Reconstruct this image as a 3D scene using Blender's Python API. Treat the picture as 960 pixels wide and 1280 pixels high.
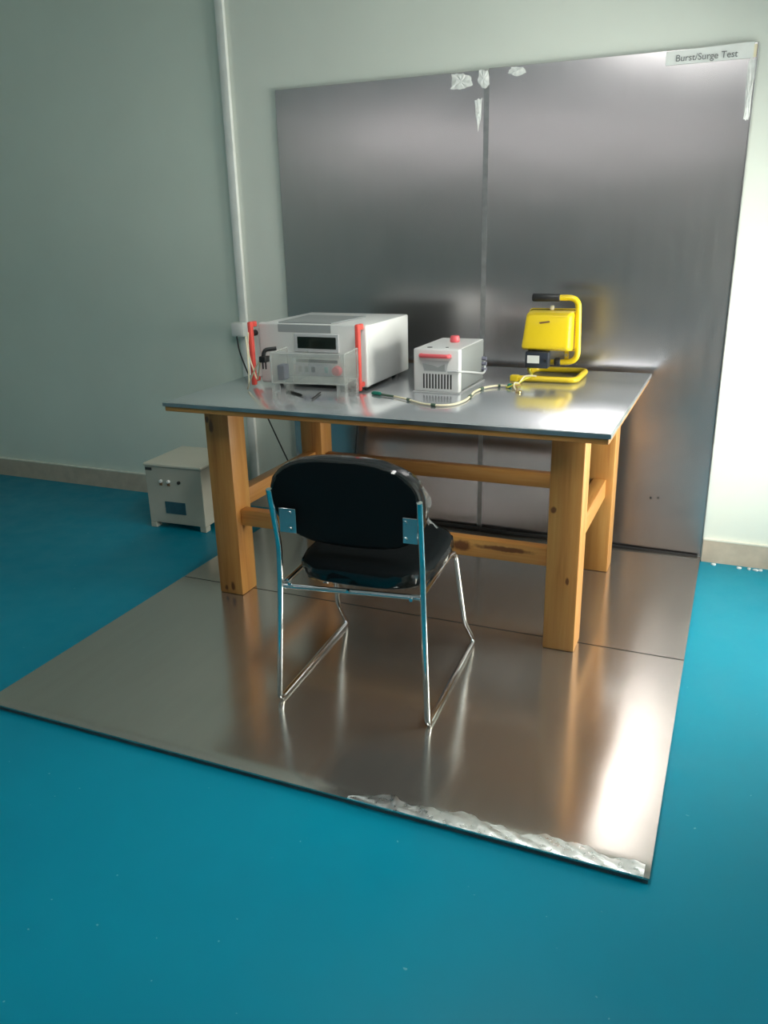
import bpy, bmesh, math, random
from mathutils import Vector, Matrix

random.seed(7)
for o in list(bpy.data.objects):
    bpy.data.objects.remove(o, do_unlink=True)
SC = bpy.context.scene
COL = SC.collection
Z0 = 0.022                      # the metal floor sheets lie this high above the painted floor

# ------------------------------------------------------------------ camera
CAM = dict(f=1021.98, x=0.7812, y=-3.5666, z=1.3842 + Z0, yaw=0.4105, pitch=-0.3347, roll=-0.0234)


def make_camera():
    c = CAM
    fw = Vector((-math.sin(c['yaw']) * math.cos(c['pitch']), math.cos(c['yaw']) * math.cos(c['pitch']), math.sin(c['pitch'])))
    r = fw.cross(Vector((0, 0, 1))).normalized()
    u = r.cross(fw)
    R = r * math.cos(c['roll']) + u * math.sin(c['roll'])
    U = -r * math.sin(c['roll']) + u * math.cos(c['roll'])
    cam = bpy.data.cameras.new('camera')
    cam.sensor_fit = 'VERTICAL'
    cam.sensor_height = 36.0
    cam.lens = c['f'] * 36.0 / 1280.0
    cam.clip_start = 0.05
    o = bpy.data.objects.new('camera', cam)
    COL.objects.link(o)
    m = Matrix((R, U, -fw)).transposed().to_4x4()
    m.translation = (c['x'], c['y'], c['z'])
    o.matrix_world = m
    SC.camera = o


make_camera()

# ------------------------------------------------------------------ view, world, daylight
SC.view_settings.view_transform = 'Standard'
SC.view_settings.look = 'None'
SC.view_settings.gamma = 1.0
SC.view_settings.use_curve_mapping = False
SC.view_settings.exposure = 1.08
SC.cycles.max_bounces = 10
SC.cycles.diffuse_bounces = 5
SC.cycles.glossy_bounces = 5
SC.cycles.transparent_max_bounces = 16
SC.cycles.caustics_reflective = False
SC.cycles.caustics_refractive = False
SC.cycles.sample_clamp_indirect = 4.0

W = bpy.data.worlds.new('sky')
SC.world = W
W.use_nodes = True
W.node_tree.nodes['Background'].inputs[0].default_value = (0.80, 0.90, 1.0, 1)
W.node_tree.nodes['Background'].inputs[1].default_value = 1.2

LAMP_STRENGTH = 9.0             # ceiling diffusers
DAYLIGHT = 46.0                 # daylight through window_1

# room extents
XL, XR, YB, YF, ZC = -4.6, 1.75, -11.0, 0.012, 2.62
WIN = (-1.30, -0.20, 0.25, 1.45)  # y0 y1 z0 z1 of the window in the right-hand wall

sun_l = bpy.data.lights.new('window_daylight', 'AREA')
sun_l.shape = 'RECTANGLE'
sun_l.size = WIN[1] - WIN[0]
sun_l.size_y = WIN[3] - WIN[2]
sun_l.energy = DAYLIGHT
sun_l.color = (1.0, 1.0, 0.90)
so = bpy.data.objects.new('window_daylight', sun_l)
COL.objects.link(so)
so.location = (XR + 0.16, (WIN[0] + WIN[1]) / 2, (WIN[2] + WIN[3]) / 2)
so.rotation_euler = (0, math.pi / 2, 0)
so.rotation_euler = Vector((-1, 0, 0)).to_track_quat('-Z', 'Z').to_euler()


# ------------------------------------------------------------------ materials
def nodes_of(name):
    m = bpy.data.materials.new(name)
    m.use_nodes = True
    nt = m.node_tree
    b = nt.nodes['Principled BSDF']
    return m, nt, b


def L(nt, a, b):
    nt.links.new(a, b)


def noise_node(nt, scale=(1, 1, 1), nscale=5.0, detail=4.0, coord='Object', rough=0.55):
    tc = nt.nodes.new('ShaderNodeTexCoord')
    mp = nt.nodes.new('ShaderNodeMapping')
    mp.inputs['Scale'].default_value = scale
    n = nt.nodes.new('ShaderNodeTexNoise')
    n.inputs['Scale'].default_value = nscale
    n.inputs['Detail'].default_value = detail
    n.inputs['Roughness'].default_value = rough
    L(nt, tc.outputs[coord], mp.inputs['Vector'])
    L(nt, mp.outputs[0], n.inputs['Vector'])
    return n


def ramp(nt, fac, stops):
    r = nt.nodes.new('ShaderNodeValToRGB')
    while len(r.color_ramp.elements) < len(stops):
        r.color_ramp.elements.new(0.5)
    for e, (p, c) in zip(r.color_ramp.elements, stops):
        e.position = p
        e.color = (c[0], c[1], c[2], 1)
    L(nt, fac, r.inputs[0])
    return r


def mapr(nt, v, a, b, lo=0.3, hi=0.7):
    m = nt.nodes.new('ShaderNodeMapRange')
    m.inputs[1].default_value = lo
    m.inputs[2].default_value = hi
    m.inputs[3].default_value = a
    m.inputs[4].default_value = b
    L(nt, v, m.inputs[0])
    return m


def bump(nt, v, bsdf, strength, dist=0.01):
    b = nt.nodes.new('ShaderNodeBump')
    b.inputs['Strength'].default_value = strength
    b.inputs['Distance'].default_value = dist
    L(nt, v, b.inputs['Height'])
    L(nt, b.outputs[0], bsdf.inputs['Normal'])
    return b


def plain(name, col, rough=0.5, metal=0.0, var=0.06, nscale=8.0, bmp=0.0, coat=0.0, spec=0.5, rvar=0.05):
    m, nt, b = nodes_of(name)
    n = noise_node(nt, nscale=nscale)
    lo = tuple(max(0, c * (1 - var)) for c in col)
    hi = tuple(min(1, c * (1 + var)) for c in col)
    r = ramp(nt, n.outputs['Fac'], [(0.3, lo), (0.7, hi)])
    L(nt, r.outputs[0], b.inputs['Base Color'])
    mr = mapr(nt, n.outputs['Fac'], max(0.02, rough - rvar), rough + rvar)
    L(nt, mr.outputs[0], b.inputs['Roughness'])
    b.inputs['Metallic'].default_value = metal
    b.inputs['Coat Weight'].default_value = coat
    b.inputs['Coat Roughness'].default_value = 0.1
    b.inputs['Specular IOR Level'].default_value = spec
    if bmp:
        bump(nt, n.outputs['Fac'], b, bmp, 0.004)
    return m


def sheet_metal(name, col, rough, aniso, grain, warp=0.0, blot=0.10, warp_scale=1.6, metal=1.0):
    """Brushed sheet metal. grain = object-space scale that stretches the brush lines; the UV map carries the tangent."""
    m, nt, b = nodes_of(name)
    fine = noise_node(nt, scale=grain, nscale=60, detail=3)
    mid = noise_node(nt, scale=tuple(1 + (g - 1) * 0.35 for g in grain), nscale=3.2, detail=5)
    big = noise_node(nt, nscale=warp_scale, detail=2)
    mix = nt.nodes.new('ShaderNodeMix')
    mix.data_type = 'FLOAT'
    mix.inputs[0].default_value = 0.6
    L(nt, fine.outputs['Fac'], mix.inputs[2])
    L(nt, mid.outputs['Fac'], mix.inputs[3])
    r = ramp(nt, mix.outputs[0], [(0.2, tuple(c * (1 - blot) for c in col)), (0.8, tuple(min(1, c * (1 + blot)) for c in col))])
    L(nt, r.outputs[0], b.inputs['Base Color'])
    rr = mapr(nt, mix.outputs[0], rough * 0.9, rough * 1.1, 0.2, 0.8)
    L(nt, rr.outputs[0], b.inputs['Roughness'])
    b.inputs['Metallic'].default_value = metal
    b.inputs['Anisotropic'].default_value = aniso
    tg = nt.nodes.new('ShaderNodeTangent')
    tg.direction_type = 'UV_MAP'
    tg.uv_map = 'UVMap'
    L(nt, tg.outputs[0], b.inputs['Tangent'])
    if warp:
        b2 = nt.nodes.new('ShaderNodeBump')
        b2.inputs['Strength'].default_value = 1.0
        b2.inputs['Distance'].default_value = warp
        L(nt, big.outputs['Fac'], b2.inputs['Height'])
        L(nt, b2.outputs[0], b.inputs['Normal'])
    return m


def wood(name, axis, tone=1.0, knots=()):
    """Varnished pine; knots are (centre, radii) ellipsoids in the part's own space."""
    m, nt, b = nodes_of(name)
    s = [9.0, 9.0, 9.0]
    s[axis] = 0.7
    big = noise_node(nt, scale=tuple(s), nscale=2.2, detail=6)
    s2 = [60.0, 60.0, 60.0]
    s2[axis] = 2.0
    fine = noise_node(nt, scale=tuple(s2), nscale=2.0, detail=3)
    mix = nt.nodes.new('ShaderNodeMix')
    mix.data_type = 'FLOAT'
    mix.inputs[0].default_value = 0.3
    L(nt, big.outputs['Fac'], mix.inputs[2])
    L(nt, fine.outputs['Fac'], mix.inputs[3])
    t = tone
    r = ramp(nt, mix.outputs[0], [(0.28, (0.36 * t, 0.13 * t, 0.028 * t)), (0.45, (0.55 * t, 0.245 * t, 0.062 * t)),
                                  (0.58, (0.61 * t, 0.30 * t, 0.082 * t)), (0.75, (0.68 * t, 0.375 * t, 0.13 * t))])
    out = r.outputs[0]
    if knots:
        tc = nt.nodes.new('ShaderNodeTexCoord')
        wob = noise_node(nt, nscale=40, detail=3)
        for c, rad in knots:
            sub = nt.nodes.new('ShaderNodeVectorMath')
            sub.operation = 'SUBTRACT'
            sub.inputs[1].default_value = c
            L(nt, tc.outputs['Object'], sub.inputs[0])
            div = nt.nodes.new('ShaderNodeVectorMath')
            div.operation = 'DIVIDE'
            div.inputs[1].default_value = rad
            L(nt, sub.outputs[0], div.inputs[0])
            ln = nt.nodes.new('ShaderNodeVectorMath')
            ln.operation = 'LENGTH'
            L(nt, div.outputs[0], ln.inputs[0])
            ad = nt.nodes.new('ShaderNodeMath')
            ad.operation = 'ADD'
            L(nt, ln.outputs['Value'], ad.inputs[0])
            L(nt, wob.outputs['Fac'], ad.inputs[1])
            mr = mapr(nt, ad.outputs[0], 0.9, 0.0, 1.15, 1.6)
            mx = nt.nodes.new('ShaderNodeMix')
            mx.data_type = 'RGBA'
            L(nt, mr.outputs[0], mx.inputs[0])
            L(nt, out, mx.inputs[6])
            mx.inputs[7].default_value = (0.12, 0.032, 0.008, 1)
            out = mx.outputs[2]
    L(nt, out, b.inputs['Base Color'])
    b.inputs['Roughness'].default_value = 0.42
    b.inputs['Coat Weight'].default_value = 0.15
    b.inputs['Coat Roughness'].default_value = 0.25
    bump(nt, mix.outputs[0], b, 0.15, 0.002)
    return m


def clear(name, tint=(0.985, 0.99, 0.985), gloss=0.12, haze=0.10, rough=0.06, ior=1.3, fres=True):
    """Clear plastic or pane: see-through with a Fresnel gloss and a touch of haze."""
    m, nt, b = nodes_of(name)
    nt.nodes.remove(b)
    out = nt.nodes['Material Output']
    tr = nt.nodes.new('ShaderNodeBsdfTransparent')
    tr.inputs[0].default_value = (*tint, 1)
    gl = nt.nodes.new('ShaderNodeBsdfGlossy')
    gl.inputs['Roughness'].default_value = rough
    df = nt.nodes.new('ShaderNodeBsdfDiffuse')
    df.inputs[0].default_value = (0.85, 0.86, 0.84, 1)
    n = noise_node(nt, nscale=14, detail=3)
    hz = mapr(nt, n.outputs['Fac'], haze * 0.6, haze * 1.4)
    m1 = nt.nodes.new('ShaderNodeMixShader')
    L(nt, hz.outputs[0], m1.inputs[0])
    L(nt, tr.outputs[0], m1.inputs[1])
    tl = nt.nodes.new('ShaderNodeBsdfTranslucent')
    tl.inputs[0].default_value = (0.9, 0.91, 0.89, 1)
    m0 = nt.nodes.new('ShaderNodeMixShader')
    m0.inputs[0].default_value = 0.5
    L(nt, df.outputs[0], m0.inputs[1])
    L(nt, tl.outputs[0], m0.inputs[2])
    L(nt, m0.outputs[0], m1.inputs[2])
    fr = nt.nodes.new('ShaderNodeFresnel')
    fr.inputs[0].default_value = ior
    ad = nt.nodes.new('ShaderNodeMath')
    ad.operation = 'ADD'
    ad.inputs[1].default_value = gloss * 0.3
    L(nt, fr.outputs[0], ad.inputs[0])
    m2 = nt.nodes.new('ShaderNodeMixShader')
    if fres:
        L(nt, ad.outputs[0], m2.inputs[0])
    else:
        m2.inputs[0].default_value = 0.055
    L(nt, m1.outputs[0], m2.inputs[1])
    L(nt, gl.outputs[0], m2.inputs[2])
    L(nt, m2.outputs[0], out.inputs['Surface'])
    return m


def emitter(name, col, strength):
    m, nt, b = nodes_of(name)
    n = noise_node(nt, nscale=3)
    r = ramp(nt, n.outputs['Fac'], [(0, tuple(c * 0.97 for c in col)), (1, col)])
    L(nt, r.outputs[0], b.inputs['Emission Color'])
    b.inputs['Emission Strength'].default_value = strength
    b.inputs['Base Color'].default_value = (0.8, 0.8, 0.8, 1)
    return m


def floor_paint():
    m, nt, b = nodes_of('blue_epoxy_paint')
    n = noise_node(nt, nscale=1.6, detail=4)
    r = ramp(nt, n.outputs['Fac'], [(0.3, (0.0, 0.205, 0.305)), (0.7, (0.0, 0.228, 0.332))])
    sp = noise_node(nt, nscale=55, detail=1)
    spr = mapr(nt, sp.outputs['Fac'], 0.0, 0.5, 0.775, 0.80)
    mx = nt.nodes.new('ShaderNodeMix')
    mx.data_type = 'RGBA'
    L(nt, spr.outputs[0], mx.inputs[0])
    L(nt, r.outputs[0], mx.inputs[6])
    mx.inputs[7].default_value = (0.25, 0.5, 0.55, 1)
    L(nt, mx.outputs[2], b.inputs['Base Color'])
    n2 = noise_node(nt, nscale=9, detail=5)
    rr = mapr(nt, n2.outputs['Fac'], 0.30, 0.44)
    L(nt, rr.outputs[0], b.inputs['Roughness'])
    b.inputs['Specular IOR Level'].default_value = 0.22
    bump(nt, n2.outputs['Fac'], b, 0.06, 0.003)
    return m


def wall_paint(name, col):
    m, nt, b = nodes_of(name)
    n = noise_node(nt, nscale=1.3, detail=5)
    r = ramp(nt, n.outputs['Fac'], [(0.3, tuple(c * 0.95 for c in col)), (0.7, tuple(min(1, c * 1.03) for c in col))])
    L(nt, r.outputs[0], b.inputs['Base Color'])
    b.inputs['Roughness'].default_value = 0.62
    b.inputs['Specular IOR Level'].default_value = 0.25
    n2 = noise_node(nt, nscale=45, detail=3)
    bump(nt, n2.outputs['Fac'], b, 0.08, 0.002)
    return m


M = dict(
    floor=floor_paint(),
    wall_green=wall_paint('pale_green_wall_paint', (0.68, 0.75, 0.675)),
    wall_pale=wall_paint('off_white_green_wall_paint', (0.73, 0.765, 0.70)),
    ceiling=wall_paint('white_ceiling_paint', (0.78, 0.80, 0.78)),
    skirting=plain('tan_skirting_tile', (0.52, 0.43, 0.34), 0.45, var=0.12, nscale=14),
    skirting_lip=plain('pale_grout_line', (0.72, 0.70, 0.62), 0.7),
    trunk=plain('white_trunking_plastic', (0.78, 0.79, 0.76), 0.45),
    wall_metal=sheet_metal('brushed_wall_sheet', (0.62, 0.59, 0.60), 0.25, 0.6, (14, 1, 0.35), warp=0.004, blot=0.06),
    floor_metal=sheet_metal('brushed_floor_sheet', (0.55, 0.515, 0.47), 0.18, 0.4, (20, 0.8, 1), warp=0.003, blot=0.06, metal=0.9),
    table_metal=sheet_metal('galvanised_table_sheet', (0.72, 0.74, 0.77), 0.2, 0.3, (0.8, 20, 1), warp=0.002, blot=0.05, metal=0.8),
    edge_metal=plain('dull_edge_metal', (0.20, 0.24, 0.27), 0.4, 1.0, var=0.25, nscale=25),
    board=plain('dark_blue_grey_board', (0.06, 0.085, 0.10), 0.6, var=0.3, nscale=25),
    foil=plain('crumpled_foil_tape', (0.90, 0.90, 0.88), 0.3, 1.0, var=0.05, nscale=60, bmp=0.3),
    seam=plain('seam_strip_metal', (0.42, 0.42, 0.42), 0.42, 1.0, var=0.15, nscale=30),
    tape=plain('torn_white_tape', (0.80, 0.81, 0.79), 0.45, var=0.12, nscale=40, bmp=0.5),
    paper=plain('white_label_paper', (0.78, 0.80, 0.78), 0.6),
    ink=plain('grey_black_ink', (0.17, 0.18, 0.18), 0.6),
    chrome=plain('chrome_tube', (0.70, 0.72, 0.73), 0.10, 1.0, var=0.04, rvar=0.03),
    steel=plain('bright_steel', (0.66, 0.68, 0.69), 0.22, 1.0),
    black_fabric=plain('black_vinyl', (0.005, 0.007, 0.008), 0.65, var=0.2, nscale=60, bmp=0.1, spec=0.06),
    black_plastic=plain('black_plastic', (0.012, 0.012, 0.013), 0.45),
    black_shell=plain('black_back_shell', (0.004, 0.006, 0.007), 0.55, spec=0.2),
    film=clear('clear_wrapping_film', gloss=0.12, haze=0.008, rough=0.10),
    film_flap=clear('creased_film_flap', gloss=0.1, haze=0.30, rough=0.14),
    acrylic=clear('clear_acrylic', tint=(0.99, 1.0, 0.99), gloss=0.0, haze=0.11, rough=0.05, fres=False),
    pane=clear('window_pane_glass', gloss=0.0, haze=0.0, rough=0.02),
    white_case=plain('white_enamel_case', (0.78, 0.78, 0.77), 0.4, var=0.02),
    white_front=plain('off_white_front_panel', (0.74, 0.75, 0.73), 0.45, var=0.02),
    grey_panel=plain('grey_cover_panel', (0.36, 0.38, 0.38), 0.42, var=0.04),
    pale_grey=plain('pale_grey_panel', (0.56, 0.57, 0.58), 0.45, var=0.05),
    leg_clear=clear('milky_acrylic_leg', haze=0.28, fres=False),
    rim_grey=clear('milky_acrylic_edge', haze=0.6, fres=False),
    side_grey=plain('grey_side_panel', (0.24, 0.255, 0.255), 0.45, var=0.04),
    table_edge=plain('folded_table_edge', (0.50, 0.53, 0.56), 0.34, 1.0, var=0.1, nscale=12),
    lilac=plain('grey_lilac_keypad', (0.50, 0.50, 0.56), 0.45, var=0.05),
    display=plain('dark_display_glass', (0.008, 0.014, 0.010), 0.12, var=0.1),
    dark_slot=plain('dark_recess', (0.03, 0.03, 0.03), 0.6),
    red=plain('coral_red_plastic', (0.80, 0.09, 0.07), 0.4, var=0.05),
    pink_red=plain('pinkish_red_plastic', (0.78, 0.12, 0.14), 0.4, var=0.05),
    key=plain('dark_key', (0.14, 0.14, 0.19), 0.5),
    green_key=plain('teal_key', (0.18, 0.42, 0.42), 0.5),
    yellow=plain('yellow_powder_coat', (0.80, 0.575, 0.01), 0.38, var=0.03, coat=0.2),
    glass_lens=plain('lamp_front_glass', (0.55, 0.57, 0.57), 0.08, 0.0),
    navy_box=plain('dark_navy_terminal_box', (0.018, 0.024, 0.038), 0.4),
    brass=plain('brass_screw', (0.70, 0.55, 0.25), 0.3, 1.0),
    cream=plain('cream_cable_sheath', (0.86, 0.78, 0.55), 0.5, var=0.06),
    green_plug=plain('green_plug_plastic', (0.0, 0.19, 0.13), 0.45),
    cable_band=plain('dark_green_cable_band', (0.07, 0.12, 0.08), 0.5),
    earth_yellow=plain('yellow_green_wire', (0.62, 0.56, 0.06), 0.5, var=0.4, nscale=70),
    brown_wire=plain('brown_wire', (0.20, 0.10, 0.04), 0.5),
    copper=plain('copper_clip', (0.55, 0.33, 0.16), 0.35, 0.8),
    beige_case=plain('beige_enamel_case', (0.44, 0.42, 0.35), 0.5, var=0.04),
    beige_top=plain('cream_enamel_lid', (0.62, 0.59, 0.49), 0.5, var=0.03),
    blue_plate=plain('blue_rating_plate', (0.035, 0.10, 0.13), 0.35, var=0.15, nscale=30),
    lamp_glow=emitter('lit_diffuser', (1.0, 1.0, 0.96), LAMP_STRENGTH),
    batten_glow=emitter('lit_batten_tube', (1.0, 0.96, 0.94), LAMP_STRENGTH * 0.7),
    lamp_body=plain('white_lamp_housing', (0.8, 0.8, 0.8), 0.5),
)
M['wood_z'] = wood('pine_leg_wood', 2)
M['wood_x'] = wood('pine_rail_wood', 0, 0.92)
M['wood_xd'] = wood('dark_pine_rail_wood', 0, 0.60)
M['wood_y'] = wood('pine_side_rail_wood', 1, 0.9)


# ------------------------------------------------------------------ mesh helpers
def fillet(pts, rad, n=6):
    pts = [Vector(p) for p in pts]
    out = [pts[0]]
    for i in range(1, len(pts) - 1):
        a, b, c = pts[i - 1], pts[i], pts[i + 1]
        d1, d2 = (a - b), (c - b)
        r = min(rad, d1.length * 0.49, d2.length * 0.49)
        p1, p2 = b + d1.normalized() * r, b + d2.normalized() * r
        for k in range(n + 1):
            t = k / n
            out.append(p1 * (1 - t) ** 2 + b * 2 * t * (1 - t) + p2 * t * t)
    out.append(pts[-1])
    return out


def spline(pts, n=6):
    """Catmull-Rom through the points."""
    P = [Vector(p) for p in pts]
    P = [P[0] * 2 - P[1]] + P + [P[-1] * 2 - P[-2]]
    out = []
    for i in range(1, len(P) - 2):
        p0, p1, p2, p3 = P[i - 1:i + 3]
        for k in range(n):
            t = k / n
            out.append(0.5 * ((2 * p1) + (p2 - p0) * t + (2 * p0 - 5 * p1 + 4 * p2 - p3) * t * t + (3 * p1 - p0 - 3 * p2 + p3) * t ** 3))
    out.append(P[-2])
    return out


class B:
    def __init__(self):
        self.bm = bmesh.new()

    def box(self, x0, x1, y0, y1, z0, z1, bev=0.0, seg=2):
        t = bmesh.new()
        bmesh.ops.create_cube(t, size=1)
        for v in t.verts:
            v.co = Vector(((x0 + x1) / 2 + v.co.x * (x1 - x0), (y0 + y1) / 2 + v.co.y * (y1 - y0), (z0 + z1) / 2 + v.co.z * (z1 - z0)))
        if bev:
            bmesh.ops.bevel(t, geom=list(t.edges), offset=bev, segments=seg, profile=0.5, affect='EDGES')
        return self._add(t)

    def _add(self, t):
        me = bpy.data.meshes.new('tmp')
        t.to_mesh(me)
        t.free()
        self.bm.from_mesh(me)
        bpy.data.meshes.remove(me)
        return self

    def tube(self, pts, r, n=10, caps=True, flat=None):
        """Sweep a round (or flat = (a, b) elliptic) section along a polyline; r may be a list."""
        pts = [Vector(p) for p in pts]
        bm = self.bm
        rings = []
        up = None
        for i, p in enumerate(pts):
            if i == 0:
                d = pts[1] - p
            elif i == len(pts) - 1:
                d = p - pts[i - 1]
            else:
                d = (pts[i + 1] - p).normalized() + (p - pts[i - 1]).normalized()
            d.normalize()
            if up is None:
                up = Vector((0, 0, 1)) if abs(d.z) < 0.9 else Vector((0, 1, 0))
            s = d.cross(up)
            if s.length < 1e-5:
                s = d.orthogonal()
            s.normalize()
            up = s.cross(d).normalized()
            rr = r[i] if isinstance(r, (list, tuple)) else r
            ra, rb = flat if flat else (rr, rr)
            rings.append([bm.verts.new(p + s * ra * math.cos(2 * math.pi * k / n) + up * rb * math.sin(2 * math.pi * k / n)) for k in range(n)])
        for a, b in zip(rings, rings[1:]):
            for k in range(n):
                bm.faces.new((a[k], a[(k + 1) % n], b[(k + 1) % n], b[k]))
        if caps:
            bm.faces.new(rings[0][::-1])
            bm.faces.new(rings[-1])
        return self

    def cyl(self, p0, p1, r, n=20, r1=None, bev=0.0):
        p0, p1 = Vector(p0), Vector(p1)
        r1 = r if r1 is None else r1
        if bev:
            d = (p1 - p0).normalized() * bev
            return self.tube([p0, p0 + d * 0.4, p0 + d, p1 - d, p1 - d * 0.4, p1], [r - bev, r - bev * 0.3, r, r1, r1 - bev * 0.3, r1 - bev], n)
        return self.tube([p0, p1], [r, r1], n)

    def prism(self, poly, vec):
        """Extrude a planar polygon (3-D points) along vec."""
        bm = self.bm
        vec = Vector(vec)
        a = [bm.verts.new(Vector(p)) for p in poly]
        b = [bm.verts.new(Vector(p) + vec) for p in poly]
        n = len(a)
        bm.faces.new(a[::-1])
        bm.faces.new(b)
        for k in range(n):
            bm.faces.new((a[k], a[(k + 1) % n], b[(k + 1) % n], b[k]))
        return self

    def loft(self, loops, caps=True):
        bm = self.bm
        R = [[bm.verts.new(Vector(p)) for p in lp] for lp in loops]
        n = len(R[0])
        for a, b in zip(R, R[1:]):
            for k in range(n):
                bm.faces.new((a[k], a[(k + 1) % n], b[(k + 1) % n], b[k]))
        if caps:
            bm.faces.new(R[0][::-1])
            bm.faces.new(R[-1])
        return self

    def grid(self, f, nu, nv):
        bm = self.bm
        V = [[bm.verts.new(Vector(f(i / nu, j / nv))) for j in range(nv + 1)] for i in range(nu + 1)]
        for i in range(nu):
            for j in range(nv):
                bm.faces.new((V[i][j], V[i + 1][j], V[i + 1][j + 1], V[i][j + 1]))
        return self

    def bevel(self, off, seg=2):
        bmesh.ops.bevel(self.bm, geom=list(self.bm.edges), offset=off, segments=seg, profile=0.5, affect='EDGES')
        return self

    def build(self, name, mat, parent=None, world=True, smooth=True, uv=None, angle=35):
        bm = self.bm
        bmesh.ops.recalc_face_normals(bm, faces=list(bm.faces))
        if world:
            off = Vector((0, 0, Z0))
            q = parent
            while q is not None:
                off -= q.location
                q = q.parent
            for v in bm.verts:
                v.co += off
        if uv is not None:
            lay = bm.loops.layers.uv.new('UVMap')
            ax, ay = uv
            for f in bm.faces:
                # keep u along the brushed sheet's cross-grain axis on its broad faces
                for lp in f.loops:
                    lp[lay].uv = (lp.vert.co[ax] + 0.013 * lp.vert.co[3 - ax - ay], lp.vert.co[ay] + 0.017 * lp.vert.co[3 - ax - ay])
        me = bpy.data.meshes.new(name)
        bm.to_mesh(me)
        bm.free()
        me.materials.append(mat)
        if smooth:
            for p in me.polygons:
                p.use_smooth = True
            me.set_sharp_from_angle(angle=math.radians(angle))
        o = bpy.data.objects.new(name, me)
        COL.objects.link(o)
        if parent is not None:
            o.parent = parent
        return o


def thing(name, label, cat, loc, rz=0.0, group=None):
    o = bpy.data.objects.new(name, None)
    o.empty_display_size = 0.1
    COL.objects.link(o)
    o.location = (loc[0], loc[1], loc[2] + Z0)
    o.rotation_euler = (0, 0, rz)
    o['label'] = label
    o['category'] = cat
    if group:
        o['group'] = group
    return o


def tag(o, label, cat, group=None):
    o['label'] = label
    o['category'] = cat
    if group:
        o['group'] = group
    return o


def struct(o):
    o['kind'] = 'structure'
    return o


def part_label(o, label):
    o['label'] = label
    return o


# ------------------------------------------------------------------ the room
FZ = -Z0                                    # painted floor, in sheet-top coordinates
CZ = ZC - Z0
struct(B().box(XL - .1, XR + .1, YB - .1, YF + .1, FZ - 0.1, FZ).build('floor', M['floor'], smooth=False))
struct(B().box(XL - .1, XR + .1, YB - .1, YF + .1, CZ, CZ + 0.1).build('ceiling', M['ceiling'], smooth=False))
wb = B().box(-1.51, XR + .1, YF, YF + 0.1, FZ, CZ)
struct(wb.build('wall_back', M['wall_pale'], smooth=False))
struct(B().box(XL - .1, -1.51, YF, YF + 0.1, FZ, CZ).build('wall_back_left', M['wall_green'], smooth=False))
struct(B().box(XL - .1, XL, YB, YF, FZ, CZ).build('wall_left', M['wall_green'], smooth=False))
struct(B().box(XL, XR, YB - .1, YB, FZ, CZ).build('wall_rear', M['wall_pale'], smooth=False))
y0, y1, z0, z1 = WIN
wr = B()
wr.box(XR, XR + .1, YB, y0, FZ, CZ).box(XR, XR + .1, y1, YF, FZ, CZ).box(XR, XR + .1, y0, y1, FZ, z0).box(XR, XR + .1, y0, y1, z1, CZ)
struct(wr.build('wall_right', M['wall_pale'], smooth=False))
win = bpy.data.objects.new('window_1', None)
COL.objects.link(win)
win.location = (XR + .05, (y0 + y1) / 2, z0 + Z0)
struct(win)
fr = B()
fr.box(XR + .02, XR + .08, y0, y0 + .05, z0, z1).box(XR + .02, XR + .08, y1 - .05, y1, z0, z1)
fr.box(XR + .02, XR + .08, y0 + .05, y1 - .05, z0, z0 + .05).box(XR + .02, XR + .08, y0 + .05, y1 - .05, z1 - .05, z1)
ym = (y0 + y1) / 2
fr.box(XR + .02, XR + .08, ym - .025, ym + .025, z0 + .05, z1 - .05)
fr.build('window_frame', M['lamp_body'], win, smooth=False)
for a, b in ((y0 + .05, ym - .025), (ym + .025, y1 - .05)):
    B().box(XR + .048, XR + .052, a, b, z0 + .05, z1 - .05).build('pane', M['pane'], win, smooth=False)
sk = B().box(0.732, XR, YF - .012, YF, FZ, 0.078)
struct(sk.build('baseboard_right', M['skirting'], smooth=False))
struct(B().box(XL, -1.262, YF - .012, YF, FZ, 0.082).build('baseboard_left', M['skirting'], smooth=False))
struct(B().box(0.732, XR, YF - .014, YF, 0.078, 0.084).build('trim_1', M['skirting_lip'], smooth=False))
struct(B().box(XL, -1.262, YF - .014, YF, 0.082, 0.088).build('trim_2', M['skirting_lip'], smooth=False))
tr = B().box(-1.535, -1.492, YF - .022, YF, 0.09, CZ, 0.004)
struct(tr.build('trim_3', M['trunk']))

ob = thing('wall_socket', 'small white surface socket box on the trunking beside the red handled tester', 'socket', (-1.525, YF - .02, .885))
B().box(-1.56, -1.49, YF - .06, YF - .0225, .885, .955, 0.006).build('box', M['trunk'], ob)
B().box(-1.552, -1.498, YF - .064, YF - .0602, .893, .947, 0.002).build('cover_plate', M['white_case'], ob)

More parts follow.
